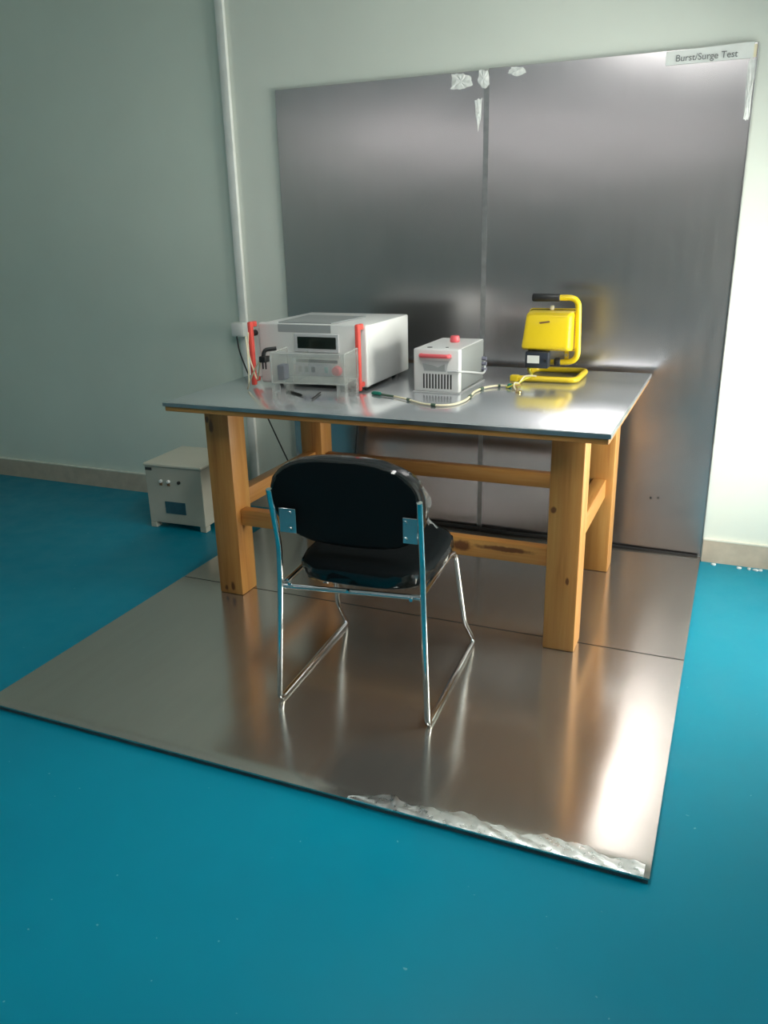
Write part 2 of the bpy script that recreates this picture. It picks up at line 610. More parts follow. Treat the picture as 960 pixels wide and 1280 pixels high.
# ceiling lights
LAMPS = [(0.16, 0.46, -2.20, -1.10, 'lit fluorescent ceiling panel nearest the metal wall'),
         (0.16, 0.46, -3.15, -2.27, 'lit fluorescent ceiling panel above the camera, second from the metal wall')]
for (a, b, c, d, lab) in LAMPS:
    t = thing('ceiling_light', lab, 'ceiling light', ((a + b) / 2, (c + d) / 2, CZ), group='ceiling light panels')
    f = B()
    f.box(a - .03, a, c - .03, d + .03, CZ - .06, CZ).box(b, b + .03, c - .03, d + .03, CZ - .06, CZ)
    f.box(a, b, c - .03, c, CZ - .06, CZ).box(a, b, d, d + .03, CZ - .06, CZ)
    f.build('frame', M['lamp_body'], t, smooth=False)
    B().box(a + .001, b - .001, c + .001, d - .001, CZ - .052, CZ - .002).build('diffuser', M['lamp_glow'], t, smooth=False)
for k in range(3):
    a = (-4.45, -2.75, -0.95)[k]
    yb = (-7.4, -8.6, -9.8)[k]
    t = thing('ceiling_light', 'lit fluorescent batten in the far row, %s' % ('by the left wall', 'in the middle', 'by the right wall')[k],
              'ceiling light', (a + .85, yb, CZ), group='far row of ceiling battens')
    B().box(a, a + 1.7, yb - .06, yb + .06, CZ - .05, CZ, 0.005).build('housing', M['lamp_body'], t)
    B().cyl((a + .05, yb, CZ - .075), (a + 1.65, yb, CZ - .075), 0.028).build('tube', M['batten_glow'], t)

# ------------------------------------------------------------------ metal wall sheets
def sheet_x(bb, x0, x1, zt, z0=0.0):
    return bb.box(x0, x1, 0.0, 0.0115, z0, zt, 0.0015, 1)


HW = 1.978
wl = thing('metal_wall_sheet', 'left brushed metal sheet on the wall, dim, behind the white tester', 'metal sheet', (-0.76, 0.006, 0), group='metal sheets on the wall')
sheet_x(B(), -1.257, -0.2705, HW - .002).build('sheet', M['wall_metal'], wl, uv=(0, 2), smooth=False)
wr_ = thing('metal_wall_sheet', 'right brushed metal sheet on the wall, with the paper label at its top', 'metal sheet', (0.23, 0.006, 0), group='metal sheets on the wall')
sheet_x(B(), -0.2655, 0.727, HW + .002).build('sheet', M['wall_metal'], wr_, uv=(0, 2), smooth=False)
B().box(-.284, -.262, -.0014, -.0003, 0.005, HW - .03).build('seam_strip', M['seam'], wr_, smooth=False)
part_label(B().box(.7272, .7305, -.004, .0115, 0, HW + .002).build('edge_trim', M['seam'], wr_), 'thin pale edge of the sheet')


def patch(name, pts, y, par, seed):
    """A torn scrap of tape: irregular outline, crinkled, about a millimetre thick."""
    rnd = random.Random(seed)
    bm = B()
    cx = sum(p[0] for p in pts) / len(pts)
    cz = sum(p[1] for p in pts) / len(pts)
    out = []
    for i in range(len(pts)):
        a, b = pts[i], pts[(i + 1) % len(pts)]
        for k in range(4):
            t = k / 4
            j = 0.10
            out.append((a[0] * (1 - t) + b[0] * t + (cx - a[0]) * rnd.uniform(-j, j), a[1] * (1 - t) + b[1] * t + (cz - a[1]) * rnd.uniform(-j, j)))
    n = len(out)
    front = [bm.bm.verts.new((p[0], y - rnd.uniform(.0008, .0035), p[1])) for p in out]
    mid = [bm.bm.verts.new(((p[0] + cx) / 2, y - rnd.uniform(.001, .006), (p[1] + cz) / 2)) for p in out]
    back = [bm.bm.verts.new((p[0], y, p[1])) for p in out]
    c = bm.bm.verts.new((cx, y - .004, cz))
    for k in range(n):
        k2 = (k + 1) % n
        bm.bm.faces.new((front[k], front[k2], mid[k2], mid[k]))
        bm.bm.faces.new((mid[k], mid[k2], c))
        bm.bm.faces.new((back[k2], back[k], front[k], front[k2])[::-1])
    return bm.build(name, M['tape'], par, smooth=False)


patch('tape_patch', [(-.425, 1.915), (-.42, 1.968), (-.385, 1.972), (-.345, 1.958), (-.335, 1.925), (-.375, 1.912)], -.0002, wl, 1)
patch('tape_patch', [(-.310, 1.93), (-.305, 1.975), (-.268, 1.973), (-.262, 1.92), (-.285, 1.905)], -.0031, wr_, 2)
patch('tape_patch', [(-.322, 1.868), (-.292, 1.872), (-.296, 1.80), (-.307, 1.755), (-.316, 1.80)], -.0002, wl, 3)
patch('tape_patch', [(-.185, 1.955), (-.175, 1.975), (-.125, 1.973), (-.110, 1.952), (-.15, 1.940)], -.0002, wr_, 4)
patch('tape_patch', [(.704, 1.725), (.700, 1.92), (.726, 1.925), (.726, 1.74), (.716, 1.72)], -.0002, wr_, 5)

lb = thing('paper_label', 'white paper strip lettered Burst/Surge Test at top right of the metal wall', 'label', (0.57, -.002, 1.93))
B().grid(lambda u, v: (.415 + .300 * u, -.0025 - .0008 * math.sin(u * 9), 1.930 + .046 * v + .006 * u * v), 10, 2).build('paper_strip', M['paper'], lb)
bx = B().box(.715, .7255, -.0022, -.0008, 1.932, 1.974)
part_label(bx.build('end_tape', M['cream'], lb, smooth=False), 'yellowed tape at the end of the strip')


def lettering(txt, size, origin, rot, mat, par, name='lettering', align='LEFT'):
    cu = bpy.data.curves.new(name, 'FONT')
    cu.body = txt
    cu.size = size
    cu.align_x = align
    cu.extrude = 0.0003
    tmp = bpy.data.objects.new('tmp', cu)
    COL.objects.link(tmp)
    dg = bpy.context.evaluated_depsgraph_get()
    me = bpy.data.meshes.new_from_object(tmp.evaluated_get(dg))
    bpy.data.objects.remove(tmp)
    me.transform(Matrix.Translation(Vector(origin) + Vector((0, 0, Z0)) - par.location) @ rot)
    me.materials.clear()
    me.materials.append(mat)
    o = bpy.data.objects.new(name, me)
    COL.objects.link(o)
    o.parent = par
    return o


RX = Matrix.Rotation(math.pi / 2, 4, 'X')
lettering('Burst/Surge Test', .0315, (.449, -.0042, 1.9405), Matrix.Rotation(-math.radians(-0.6), 4, 'Y') @ RX, M['ink'], lb)

# small screws / marks on the wall sheet
B().cyl((.50, -.003, .245), (.50, .0, .245), .005).build('screw', M['dark_slot'], wr_)
B().cyl((.53, -.002, .248), (.53, .0, .248), .004).build('screw', M['dark_slot'], wr_)

# ------------------------------------------------------------------ metal floor sheets
J = -.968


def floor_sheet(nm, lab, ya, yb, lip):
    t = thing(nm, lab, 'metal sheet', (-.28, (ya + yb) / 2, FZ), group='metal sheets on the floor')
    b = B()
    x0, x1 = -1.285, .728

    def f(u, v):
        x = x0 + (x1 - x0) * u
        y = ya + (yb - ya) * v
        z = 0.0
        if lip:
            d = (y - ya)
            if d < .05:
                s = 1 - d / .05
                z -= .004 * s * s
        return (x, y, z)
    nv = 40 if lip else 4
    b.grid(lambda u, v: f(u, (v ** 2.2) if lip else v), 24, nv)
    # thickness: skirt folded down all round
    bm = b.bm
    ed = [e for e in bm.edges if e.is_boundary]
    r = bmesh.ops.extrude_edge_only(bm, edges=ed)
    for v in [g for g in r['geom'] if isinstance(g, bmesh.types.BMVert)]:
        v.co.z = v.co.z - .005
    b.build('sheet', M['floor_metal'], t, uv=(1, 0), angle=30)
    k = .003
    part_label(B().box(x0 + k, x1 - k, ya + k, yb - k, FZ, -.0052).build('base_board', M['board'], t, smooth=False), 'dark bluish board edge under the sheet')
    return t


ff = floor_sheet('metal_floor_sheet', 'front metal floor sheet, under the chair, with shiny tape on its front edge', -2.006, J - .003, True)
fb = floor_sheet('metal_floor_sheet', 'rear metal floor sheet, under the back legs of the table', J + .003, -.001, False)


def foil(u, v):
    x = -.02 + .735 * u
    rg = .008 * math.sin(u * 19) + .005 * math.sin(u * 47 + 1) + .002 * math.sin(u * 131)
    wdt = (.042 + rg) * min(1, 6 * u + .15)
    if v < .2:
        return (x, -2.0072, -.0048 + .002 * v / .2)
    w = (v - .2) / .8
    d = wdt * w
    s = max(0, 1 - d / .05)
    return (x, -2.0072 + d, 0.0018 - .004 * s * s + .0008 * math.sin(u * 61 + w * 5) * math.sin(w * 3.1))


part_label(B().grid(foil, 260, 10).build('foil_tape', M['foil'], ff), 'shiny crinkled foil tape along the front edge')

# ------------------------------------------------------------------ table
TX0, TX1, TY0, TY1 = -1.134, .466, -1.170, -.083
tb = thing('work_table', 'wooden work table with a sheet metal top and thick pine legs', 'table', (-.334, -.627, 0))
top = B().box(TX0, TX1, TY0, TY1, .7865, .800, .002, 2)
part_label(top.build('metal_top', M['table_metal'], tb, uv=(0, 1), angle=30), 'bluish sheet metal top')
B().box(TX0 + .004, TX1 - .004, TY0 + .004, TY1 - .004, .766, .7862, .002, 1).build('top_board', M['wood_x'], tb)
eb = B()
eb.box(TX0 - .0012, TX1 + .0012, TY0 - .0012, TY0 + .0002, .7845, .7975).box(TX1 - .0002, TX1 + .0012, TY0 + .0003, TY1, .7845, .7975)
part_label(eb.build('front_edging', M['table_edge'], tb, smooth=False), 'bluish folded edge of the metal top')
off = Vector(tb.location) - Vector((0, 0, Z0))


def kn(*ks):
    return tuple((tuple(Vector(c) - off), r) for c, r in ks)


LEGS = [(-1.048, -.940, -1.048, -.940, kn(((-1.02, -1.048, .69), (.010, .02, .030)), ((-1.035, -1.048, .715), (.009, .02, .015)), ((-.985, -1.048, .035), (.010, .02, .020)), ((-1.015, -1.048, .025), (.008, .02, .012)))),
        (.269, .377, -1.048, -.940, kn(((.343, -1.048, .26), (.007, .02, .016)), ((.285, -1.048, .505), (.010, .02, .012)))),
        (-1.048, -.940, -.316, -.208, kn(((-.955, -.316, .70), (.006, .02, .010)))),
        (.269, .377, -.316, -.208, ())]
for i, (a, b, c, d, ks) in enumerate(LEGS):
    m = wood('pine_leg_wood_%d' % i, 2, (1, 1, .8, .82)[i], ks) if True else None
    B().box(a, b, c, d, 0.0, .7658, .006, 2).build('leg', m, tb)
mk = wood('pine_front_rail_wood', 0, 1.05, kn(((-.035, -1.019, .328), (.040, .03, .022)), ((.12, -1.019, .334), (.110, .03, .010))))
B().box(-.9398, .2688, -1.019, -.975, .291, .357, .004, 2).build('front_stretcher', mk, tb)
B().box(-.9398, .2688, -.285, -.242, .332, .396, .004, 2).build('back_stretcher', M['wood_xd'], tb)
B().box(.295, .348, -.9398, -.3162, .325, .405, .004, 2).build('side_stretcher', M['wood_y'], tb)
B().box(-1.025, -.972, -.9398, -.3162, .338, .408, .004, 2).build('side_stretcher', M['wood_y'], tb)

# ------------------------------------------------------------------ chair
ch = thing('office_chair', 'black cushioned chrome sled base chair in front of the table', 'chair', (-.175, -1.645, 0), .058)
XA, XB, RT = -.389, .047, .0090
YR = -1.637
for s, x in ((0, XA), (1, XB)):
    inx = 1 if s == 0 else -1
    fx = x - inx * .021          # the sled splays out towards the floor
    p = fillet([(x - inx * .004, YR - .030, .690), (x, YR, .515), (x - inx * .003, YR - .002, .40), (fx, YR - .024, RT), (fx, -1.112, RT),
                (fx + inx * .001, -1.140, .045), (x - inx * .012, -1.205, .125), (x + inx * .004, -1.272, .400), (x + inx * .010, -1.32, .408), (x + inx * .010, YR + .010, .398)], .026, 6)
    B().tube(p, RT, 12).build('side_frame', M['chrome'], ch)
    B().cyl((x - inx * .004, YR - .0305, .6904), (x - inx * .004, YR - .032, .697), RT * .98, 12).build('end_cap', M['chrome'], ch)
    br = B()
    bx0, bx1 = (x + .0095, x + .062) if s == 0 else (x - .052, x - .0095)
    zc = .598 if s == 0 else .604
    br.box(bx0, bx1, YR - .008, YR - .0045, zc - .037, zc + .037, .001, 1)
    br.box(min(x, bx0 if s == 0 else x), max(x, bx1 if s == 1 else x), YR - .012, YR - .0045, zc - .034, zc + .034, .002, 1)
    bo = br.build('back_bracket', M['steel'], ch)
    for dz in (-.024, .024):
        xs = (bx0 + bx1) / 2 + (.008 if s == 0 else -.014)
        B().cyl((xs, YR - .0082, zc + dz), (xs, YR - .0125, zc + dz), .0065, 12, .005).build('screw', M['chrome'], bo)
B().tube([(XA + .002, YR + .003, .386), (XB - .002, YR + .003, .404)], .0085, 12).build('rear_rail', M['chrome'], ch)
B().tube([(XA + .012, -1.30, .398), (XB - .012, -1.30, .398)], .0085, 12).build('front_rail', M['chrome'], ch)
for x in (XA + .03, -.175, XB - .03):
    B().cyl((x, YR - .004, .40), (x, YR - .012, .40), .006, 12, .005).build('screw', M['chrome'], ch)


def sup(a, n):
    c, s = math.cos(a), math.sin(a)
    return math.copysign(abs(c) ** (2 / n), c), math.copysign(abs(s) ** (2 / n), s)


# seat cushion: rounded slab, loops stacked in z
def seat_loop(z, sc, n=3.6, N=48):
    cx, cy, hx, hy = -.160, -1.412, .206, .222
    o = []
    for k in range(N):
        x, y = sup(2 * math.pi * k / N, n)
        px, py = cx + hx * sc * x, cy + hy * sc * y
        zz = z + .012 * ((py - cy) / hy) * 0 - .006 * (x * x) * 0
        o.append((px, py, zz))
    return o


B().loft([seat_loop(.408, .86), seat_loop(.410, .95), seat_loop(.418, .99), seat_loop(.437, 1.0), seat_loop(.455, .985), seat_loop(.466, .93), seat_loop(.472, .80), seat_loop(.475, .5), seat_loop(.4755, .1)]).build('seat', M['black_fabric'], ch, angle=60)
part_label(B().loft([seat_loop(.400, .70), seat_loop(.4078, .82)]).build('seat_pan', M['black_plastic'], ch), 'flat black pan under the seat')


# backrest: rounded, bowed cushion; outline wider at the top
def back_pt(a, sc, y):
    x, z = sup(a, 2.75)
    w = .226 * (1 + .03 * z)
    px = -.178 + w * sc * x
    pz = .650 + (.140 if z > 0 else .134) * sc * z
    bow = .012 - .012 * (x * sc) ** 2
    lean = -.17 * (pz - .600)
    return (px, YR + .012 + y + bow + lean, pz)


def back_loop(sc, y, N=56):
    return [back_pt(2 * math.pi * k / N, sc, y) for k in range(N)]


shell = B().loft([back_loop(.05, -.004), back_loop(.5, -.004), back_loop(.90, -.004), back_loop(.975, -.001), back_loop(.985, .010)])
part_label(shell.build('back_shell', M['black_shell'], ch, angle=60), 'matt black shell behind the backrest')
B().loft([back_loop(.985, .0105), back_loop(.997, .016), back_loop(1.0, .028), back_loop(.985, .043), back_loop(.93, .052), back_loop(.7, .056), back_loop(.3, .057), back_loop(.05, .057)]).build('backrest', M['black_fabric'], ch, angle=60)
# clear film still wrapped round the cushions
rf = random.Random(4)
N = 56


def film_loop(sc, y, j):
    out = []
    for k in range(N):
        a = 2 * math.pi * k / N
        p = back_pt(a, sc * (1 + j * rf.uniform(-1, 1) + (.004 if math.sin(a) > -.3 else 0)), y)
        out.append((p[0], p[1] + rf.uniform(-.002, .002), p[2]))
    return out


fl = B().loft([film_loop(.95, -.007, .010), film_loop(1.002, .006, .004), film_loop(1.010, .028, .005), film_loop(1.0, .047, .004), film_loop(.93, .06, .003)], caps=False)
fl.build('plastic_film', M['film'], ch, angle=20)
flap = B().grid(lambda u, v: (.028 + .020 * u + .012 * math.sin(v * 7) * u + .012 * v * v, YR + .03 + .05 * v + .012 * math.sin(u * 6 + v * 3), .735 - .13 * v - .02 * u + .008 * math.sin(u * 9 + v * 4)), 6, 12)
part_label(flap.build('loose_film', M['film_flap'], ch, angle=20), 'loose flap of clear film at the right of the backrest')
sf = B().loft([[(p[0] + rf.uniform(-.005, .005), p[1] + rf.uniform(-.005, .005), p[2] + rf.uniform(-.006, .006)) for p in seat_loop(z, s)]
               for z, s in ((.397, .90), (.408, .985), (.437, 1.012), (.452, 1.008))], caps=False)
sf.build('plastic_film', M['film'], ch, angle=20)

# ------------------------------------------------------------------ large white tester
tz = .8
tt = thing('surge_generator', 'large white bench tester with red handles and a dark display', 'test instrument', (-.727, -.55, tz))
IX0, IX1, IY0, IY1, IZ0, IZ1 = -.957, -.493, -.752, -.335, .814, 1.043
B().box(IX0 + .006, IX1 - .002, IY0 + .02, IY1, IZ0, IZ1, .006, 2).build('case', M['white_case'], tt)
fpn = B().box(IX0, IX1, IY0 - .012, IY0 + .0195, IZ0 - .002, IZ1 + .002, .007, 3).build('front_panel', M['white_front'], tt)
FY = IY0 - .012
for x in (IX0 + .05, IX1 - .05):
    for y in (IY0 + .04, IY1 - .04):
        B().cyl((x, y, tz), (x, y, IZ0 + .001), .014, 14).build('foot', M['black_plastic'], tt)
gp = B().prism([(-.868, IY0 - .006, IZ1 + .0022), (-.640, IY0 - .006, IZ1 + .0022), (-.618, -.49, IZ1 + .0012), (-.880, -.49, IZ1 + .0012)], (0, 0, .004))
part_label(gp.build('top_cover', M['grey_panel'], tt, smooth=False), 'grey cover on the top of the case')
part_label(B().box(-.868, -.640, FY - .0012, FY - .0002, 1.012, IZ1 - .002).build('front_flap', M['grey_panel'], tt, smooth=False), 'grey band above the display')
bz = B().box(-.796, -.606, FY - .006, FY - .0002, .938, 1.009, .002, 1).build('display_bezel', M['pale_grey'], tt)
part_label(B().box(-.782, -.618, FY - .0072, FY - .0062, .953, .997).build('display', M['display'], bz, smooth=False), 'dark display window')
part_label(B().box(-.868, -.606, FY - .003, FY - .0002, .918, .936, .001, 1).build('grey_ledge', M['pale_grey'], tt), 'grey ledge under the display')
part_label(B().box(-.795, -.616, FY - .003, FY - .0002, .899, .911).build('dark_strip', M['dark_slot'], tt, smooth=False), 'dark strip above the keys')
kp = B().box(-.800, -.640, FY - .003, FY - .0002, .848, .897, .001, 1).build('keypad', M['lilac'], tt)
for i, (x, mm) in enumerate(((-.785, 'key'), (-.757, 'key'), (-.729, 'key'), (-.672, 'green_key'))):
    B().box(x, x + .016, FY - .006, FY - .0032, .862, .884, .001, 1).build('key', M[mm], kp)
kb = B().cyl((-.617, FY - .0002, .872), (-.617, FY - .022, .872), .020, 24, .017, bev=.003).build('rotary_knob', M['pink_red'], tt)
part_label(kb, 'round pink red knob')
for nm, x in (('left', IX0 - .012), ('right', IX1 - .018)):
    hb = B()
    hb.box(x - .0085, x + .0085, FY - .048, FY - .026, .806, 1.052, .005, 2)
    hb.box(x - .008, x + .008, FY - .027, FY + .001, 1.030, 1.051, .004, 2)
    hb.box(x - .008, x + .008, FY - .027, FY + .001, .818, .836, .004, 2)
    part_label(hb.build('handle', M['red'], tt), 'upright coral red handle')
part_label(B().box(IX0 - .016, IX0 - .0005, FY + .005, FY + .05, .83, 1.03, .003, 1).build('side_bracket', M['white_front'], tt), 'white cheek plate beside the left handle')
B().cyl((IX0 - .022, FY - .012, 1.005), (IX0 - .0165, FY + .008, 1.005), .012, 14).build('socket_plug', M['black_plastic'], tt)

# ------------------------------------------------------------------ clear acrylic box in front of it
ax, ay, aw, ad, ayaw = -.758, -1.021, .280, .160, math.radians(7.5)
ac = thing('acrylic_box', 'clear acrylic box on legs standing in front of the white tester', 'acrylic box', (ax, ay, tz), ayaw)
T = .004
zb, zt = .062, .168


def lb_(x0, x1, y0, y1, z0, z1):
    return B().box(x0, x1, y0, y1, z0, z1, .0007, 1)


lb_(0, aw, 0, T, zb, zt).build('front_wall', M['acrylic'], ac, world=False, smooth=False)
lb_(0, aw, ad - T, ad, zb, zt - .02).build('back_wall', M['acrylic'], ac, world=False, smooth=False)
lb_(0, T, T + .0003, ad - T - .0003, zb, zt).build('side_wall', M['acrylic'], ac, world=False, smooth=False)
lb_(aw - T, aw, T + .0003, ad - T - .0003, zb, zt).build('side_wall', M['acrylic'], ac, world=False, smooth=False)
lb_(T + .0003, aw - T - .0003, T + .0003, ad - T - .0003, zb, zb + T).build('shelf', M['acrylic'], ac, world=False, smooth=False)
lb_(.085, .089, T + .0003, ad - T - .0003, zb + T + .0003, zt - .01).build('divider', M['acrylic'], ac, world=False, smooth=False)
for x in (0, aw - .032):
    for y in (0, ad - .032):
        g = B().box(x, x + .032, y, y + T, 0, zb - .0003).box(x if x == 0 else x + .032 - T, (x + T) if x == 0 else x + .032, y + T, y + .032, 0, zb - .0003)
        g.build('leg', M['leg_clear'], ac, world=False, smooth=False)
rim = B()
rim.box(-.001, aw + .001, -.001, T + .001, zt + .0003, zt + .003).box(-.001, T + .001, T + .0015, ad - T, zt + .0003, zt + .003).box(aw - T - .001, aw + .001, T + .0015, ad - T, zt + .0003, zt + .003)
part_label(rim.build('rim', M['rim_grey'], ac, world=False, smooth=False), 'greyish top rim')
for x in (.0, aw - .0052):
    for y in (-.0012, ad + .0002):
        B().box(x, x + .0052, y, y + .001, zb, zt).build('corner_edge', M['rim_grey'], ac, world=False, smooth=False)
B().box(.006, aw - .006, -.0012, -.0002, zb, zb + .004).build('lower_edge', M['rim_grey'], ac, world=False, smooth=False)
sock = B().box(.012, .04, .03, .075, zb + T + .001, zb + .06, .003, 1).build('terminal', M['key'], ac, world=False)
part_label(sock, 'dark terminal seen through the acrylic')

pl = thing('black_plug', 'black angled plug at the top left corner of the acrylic box', 'plug', (-.795, -.968, .93))
pb = B()
pb.box(-.818, -.792, -1.000, -.965, .930, .952, .003, 2)
pb.tube(fillet([(-.807, -.985, .950), (-.804, -.98, .974), (-.768, -.955, .977)], .012, 4), .0075, 10)
pb.build('plug_body', M['black_plastic'], pl)
pp = B()
for x in (-.811, -.799):
    pp.cyl((x, -.985, .9295), (x, -.985, .905), .003, 8)
pp.build('pins', M['dark_slot'], pl)

# cream wire pair running from the left handle down to the plug
w1 = spline([(-.974, -.812, 1.012), (-.968, -.830, .94), (-.93, -.86, .87), (-.905, -.88, .845), (-.86, -.93, .90), (-.822, -.985, .940)], 8)
w2 = spline([(-.974, -.832, 1.000), (-.960, -.85, .92), (-.95, -.87, .83), (-.945, -.89, .808), (-.90, -.93, .86), (-.85, -.955, .92), (-.822, -.978, .934)], 8)
wp = thing('cream_wires', 'pair of thin cream wires looping from the left red handle to the black plug', 'wire', (-.90, -.89, tz))
B().tube(w1, .0028, 8).build('wire', M['cream'], wp)
B().tube(w2, .0028, 8).build('wire', M['cream'], wp)

# two test probes lying under the acrylic box
for i, (a, b, lab) in enumerate((((-.80, -.855, .805), (-.665, -.945, .805), 'black test probe under the acrylic box, pointing down to the right'),
                                 ((-.645, -.86, .805), (-.615, -.99, .805), 'thin dark test probe under the acrylic box, pointing down to the left'))):
    a, b = Vector(a), Vector(b)
    t = thing('test_probe', lab, 'probe', tuple((a + b) / 2 - Vector((0, 0, .005))), group='test probes on the table')
    d = b - a
    if i == 0:
        B().tube([a + d * .15, a + d * .3, a + d * .75, a + d * .85], [.003, .0048, .0048, .003], 10).build('grip', M['black_plastic'], t)
        B().tube([a + d * .02, a + d * .1496], .0022, 8).build('lead', M['pale_grey'], t)
        B().tube([a + d * .8504, b], [.0016, .0008], 8).build('tip', M['steel'], t)
    else:
        B().tube([a, a + d * .2, a + d * .85, b], [.0022, .0032, .0032, .0018], 10).build('grip', M['dark_slot'], t)
        B().tube([b + d * .002, b + d * .14], [.0015, .0008], 8).build('tip', M['steel'], t)

# ------------------------------------------------------------------ small white tester
ef = thing('burst_generator', 'small white tester with red front bar and slotted vent', 'test instrument', (-.232, -.57, tz))
EX0, EX1, EY0, EY1, EZ0, EZ1 = -.321, -.143, -.728, -.410, .806, .961
part_label(B().box(EX0 + .005, EX1 - .003, EY0 + .030, EY1, EZ0, EZ1 - .002, .004, 2).build('case', M['side_grey'], ef), 'pale grey sheet metal body')
part_label(B().box(EX0 + .004, EX1 - .004, EY0 + .031, EY1 - .002, EZ1 - .0018, EZ1 + .0006, .001, 1).build('top_plate', M['white_case'], ef), 'white top plate')
fb_ = B().box(EX0, EX1, EY0, EY0 + .0297, EZ0 - .002, EZ1 + .001, .006, 3).build('front_bezel', M['white_case'], ef)
B().box(EX0 - .004, EX1 + .004, EY0 - .004, EY1, .8002, .8038, .001, 1).build('base_plate', M['pale_grey'], ef)
part_label(B().tube(fillet([(-.290, EY0 + .002, .938), (-.290, EY0 - .014, .938), (-.180, EY0 - .014, .938), (-.180, EY0 + .002, .938)], .012, 5), .0075, 10).build('front_handle', M['pink_red'], ef), 'pinkish red bar across the front')
part_label(B().prism([(-.289, EY0 - .0012, .920), (-.183, EY0 - .0012, .920), (-.193, EY0 - .0012, .880), (-.279, EY0 - .0012, .880)], (0, .001, 0)).build('recess', M['pale_grey'], ef, smooth=False), 'grey tapered recess')
part_label(B().prism([(-.285, EY0 - .0022, .909), (-.245, EY0 - .0022, .903), (-.225, EY0 - .0022, .896), (-.198, EY0 - .0022, .909), (-.198, EY0 - .0022, .884), (-.277, EY0 - .0022, .884)], (0, .0009, 0)).build('dark_patch', M['grey_panel'], ef, smooth=False), 'darker grey patch in the recess')
for k in range(10):
    x = -.283 + k * .0117
    B().box(x, x + .0058, EY0 - .001, EY0 + .0002, .817, .871).build('vent_slot', M['dark_slot'], ef, smooth=False)
part_label(B().cyl((-.226, -.53, EZ1 + .0007), (-.226, -.53, EZ1 + .026), .019, 24, .0175, bev=.004).build('top_knob', M['pink_red'], ef), 'pinkish red round button on the top')
B().cyl((-.270, -.690, EZ1 + .0008), (-.270, -.690, EZ1 + .002), .010, 16).build('top_socket', M['dark_slot'], ef)
B().cyl((-.206, -.680, EZ1 + .0008), (-.206, -.680, EZ1 + .002), .006, 16).build('top_socket', M['dark_slot'], ef)
ws = fillet([(-.185, EY0 - .006, .883), (-.142, EY0 - .008, .885), (-.130, -.66, .872), (-.130, -.47, .836), (-.132, -.435, .838), (-.137, -.428, .878)], .012, 4)
part_label(B().tube(ws, .004, 8).build('carry_bail', M['pale_grey'], ef), 'thin grey bail round the right side')
for z in (.846, .868, .888):
    B().cyl((-.1455, -.43, z), (-.128, -.43, z), .008, 12).build('terminal', M['key'], ef)

# ------------------------------------------------------------------ yellow work lamp
LY = -.288
wlp = thing('work_lamp', 'yellow portable work lamp with black grip standing on the table', 'work lamp', (.10, -.29, tz))
r = .0115
zb_ = .8 + r
base = [(.155, -.418, zb_), (.010, -.395, zb_), (.010, -.395, zb_)]
path = [(.115, LY, 1.112), (.194, LY, 1.112), (.202, LY, .866), (.112, LY, .862)]
up = B().tube(fillet(path, .045, 7), r, 14)
up.build('upright', M['yellow'], wlp)
part_label(B().cyl((.014, LY, 1.112), (.1225, LY, 1.112), .0155, 18, bev=.003).build('grip', M['black_plastic'], wlp), 'black rubber grip')
path2 = [(.118, LY, .862), (.010, LY + .005, .862), (.006, LY + .03, zb_), (.006, -.165, zb_), (.218, -.160, zb_), (.218, -.395, zb_), (-.012, -.402, zb_)]
B().tube(fillet(path2, .035, 6), r, 14).build('base_loop', M['yellow'], wlp)
part_label(B().box(-.035, -.004, -.418, -.386, .8002, .824, .003, 2).build('base_foot', M['yellow'], wlp), 'yellow block at the end of the base')
B().cyl((.112, LY - .001, .863), (.136, LY - .001, .864), .017, 14, bev=.003).build('pivot_knob', M['black_plastic'], wlp)


# head: tapered shell, back towards the camera, glass towards the wall
def rect(x0, x1, y, z0, z1, rr=.012, n=4, sh=0.0):
    o = []
    for cx, cz, a0 in ((x1 - rr, z1 - rr, 0), (x0 + rr, z1 - rr, 90), (x0 + rr, z0 + rr, 180), (x1 - rr, z0 + rr, 270)):
        for k in range(n + 1):
            a = math.radians(a0 + 90 * k / n)
            px, pz = cx + rr * math.cos(a), cz + rr * math.sin(a)
            o.append((px + (sh * (pz - z0) / (z1 - z0) if px < (x0 + x1) / 2 else 0), y, pz))
    return o


HY = LY
hd = B().loft([rect(-.004, .166, HY - .064, .930, 1.044, sh=.018), rect(-.010, .172, HY - .061, .922, 1.050, sh=.018), rect(-.014, .178, HY - .045, .913, 1.058, sh=.018),
               rect(-.016, .184, HY + .0, .908, 1.062, sh=.018), rect(-.016, .184, HY + .028, .908, 1.062, sh=.018)])
hd.build('lamp_head', M['yellow'], wlp, angle=30)
part_label(B().loft([rect(-.020, .190, HY + .0284, .904, 1.068, sh=.018), rect(-.020, .190, HY + .040, .904, 1.068, sh=.018)]).build('front_frame', M['yellow'], wlp, angle=30), 'rim of the lamp glass')
part_label(B().loft([rect(-.006, .178, HY + .0404, .918, 1.056), rect(-.006, .178, HY + .044, .918, 1.056)]).build('front_glass', M['glass_lens'], wlp, angle=30), 'glass front facing the wall')
part_label(B().loft([rect(-.017, .187, HY + .0281, .907, 1.065, sh=.018), rect(-.017, .187, HY + .0283, .907, 1.065, sh=.018)]).build('gasket', M['dark_slot'], wlp, angle=30), 'dark gasket between head and frame')
B().box(.082, .096, HY + .01, HY + .03, 1.0625, 1.080, .003, 1).build('top_clip', M['cream'], wlp)
part_label(B().prism([(.058, HY - .0665, 1.024), (.098, HY - .0665, 1.030), (.100, HY - .0665, 1.024), (.062, HY - .0665, 1.018)], (0, .003, 0)).build('vent_slot', M['brown_wire'], wlp, smooth=False), 'brown slot in the back of the head')
B().box(.148, .164, HY + .005, HY + .02, .868, .9115, .003, 1).build('head_bracket', M['yellow'], wlp)
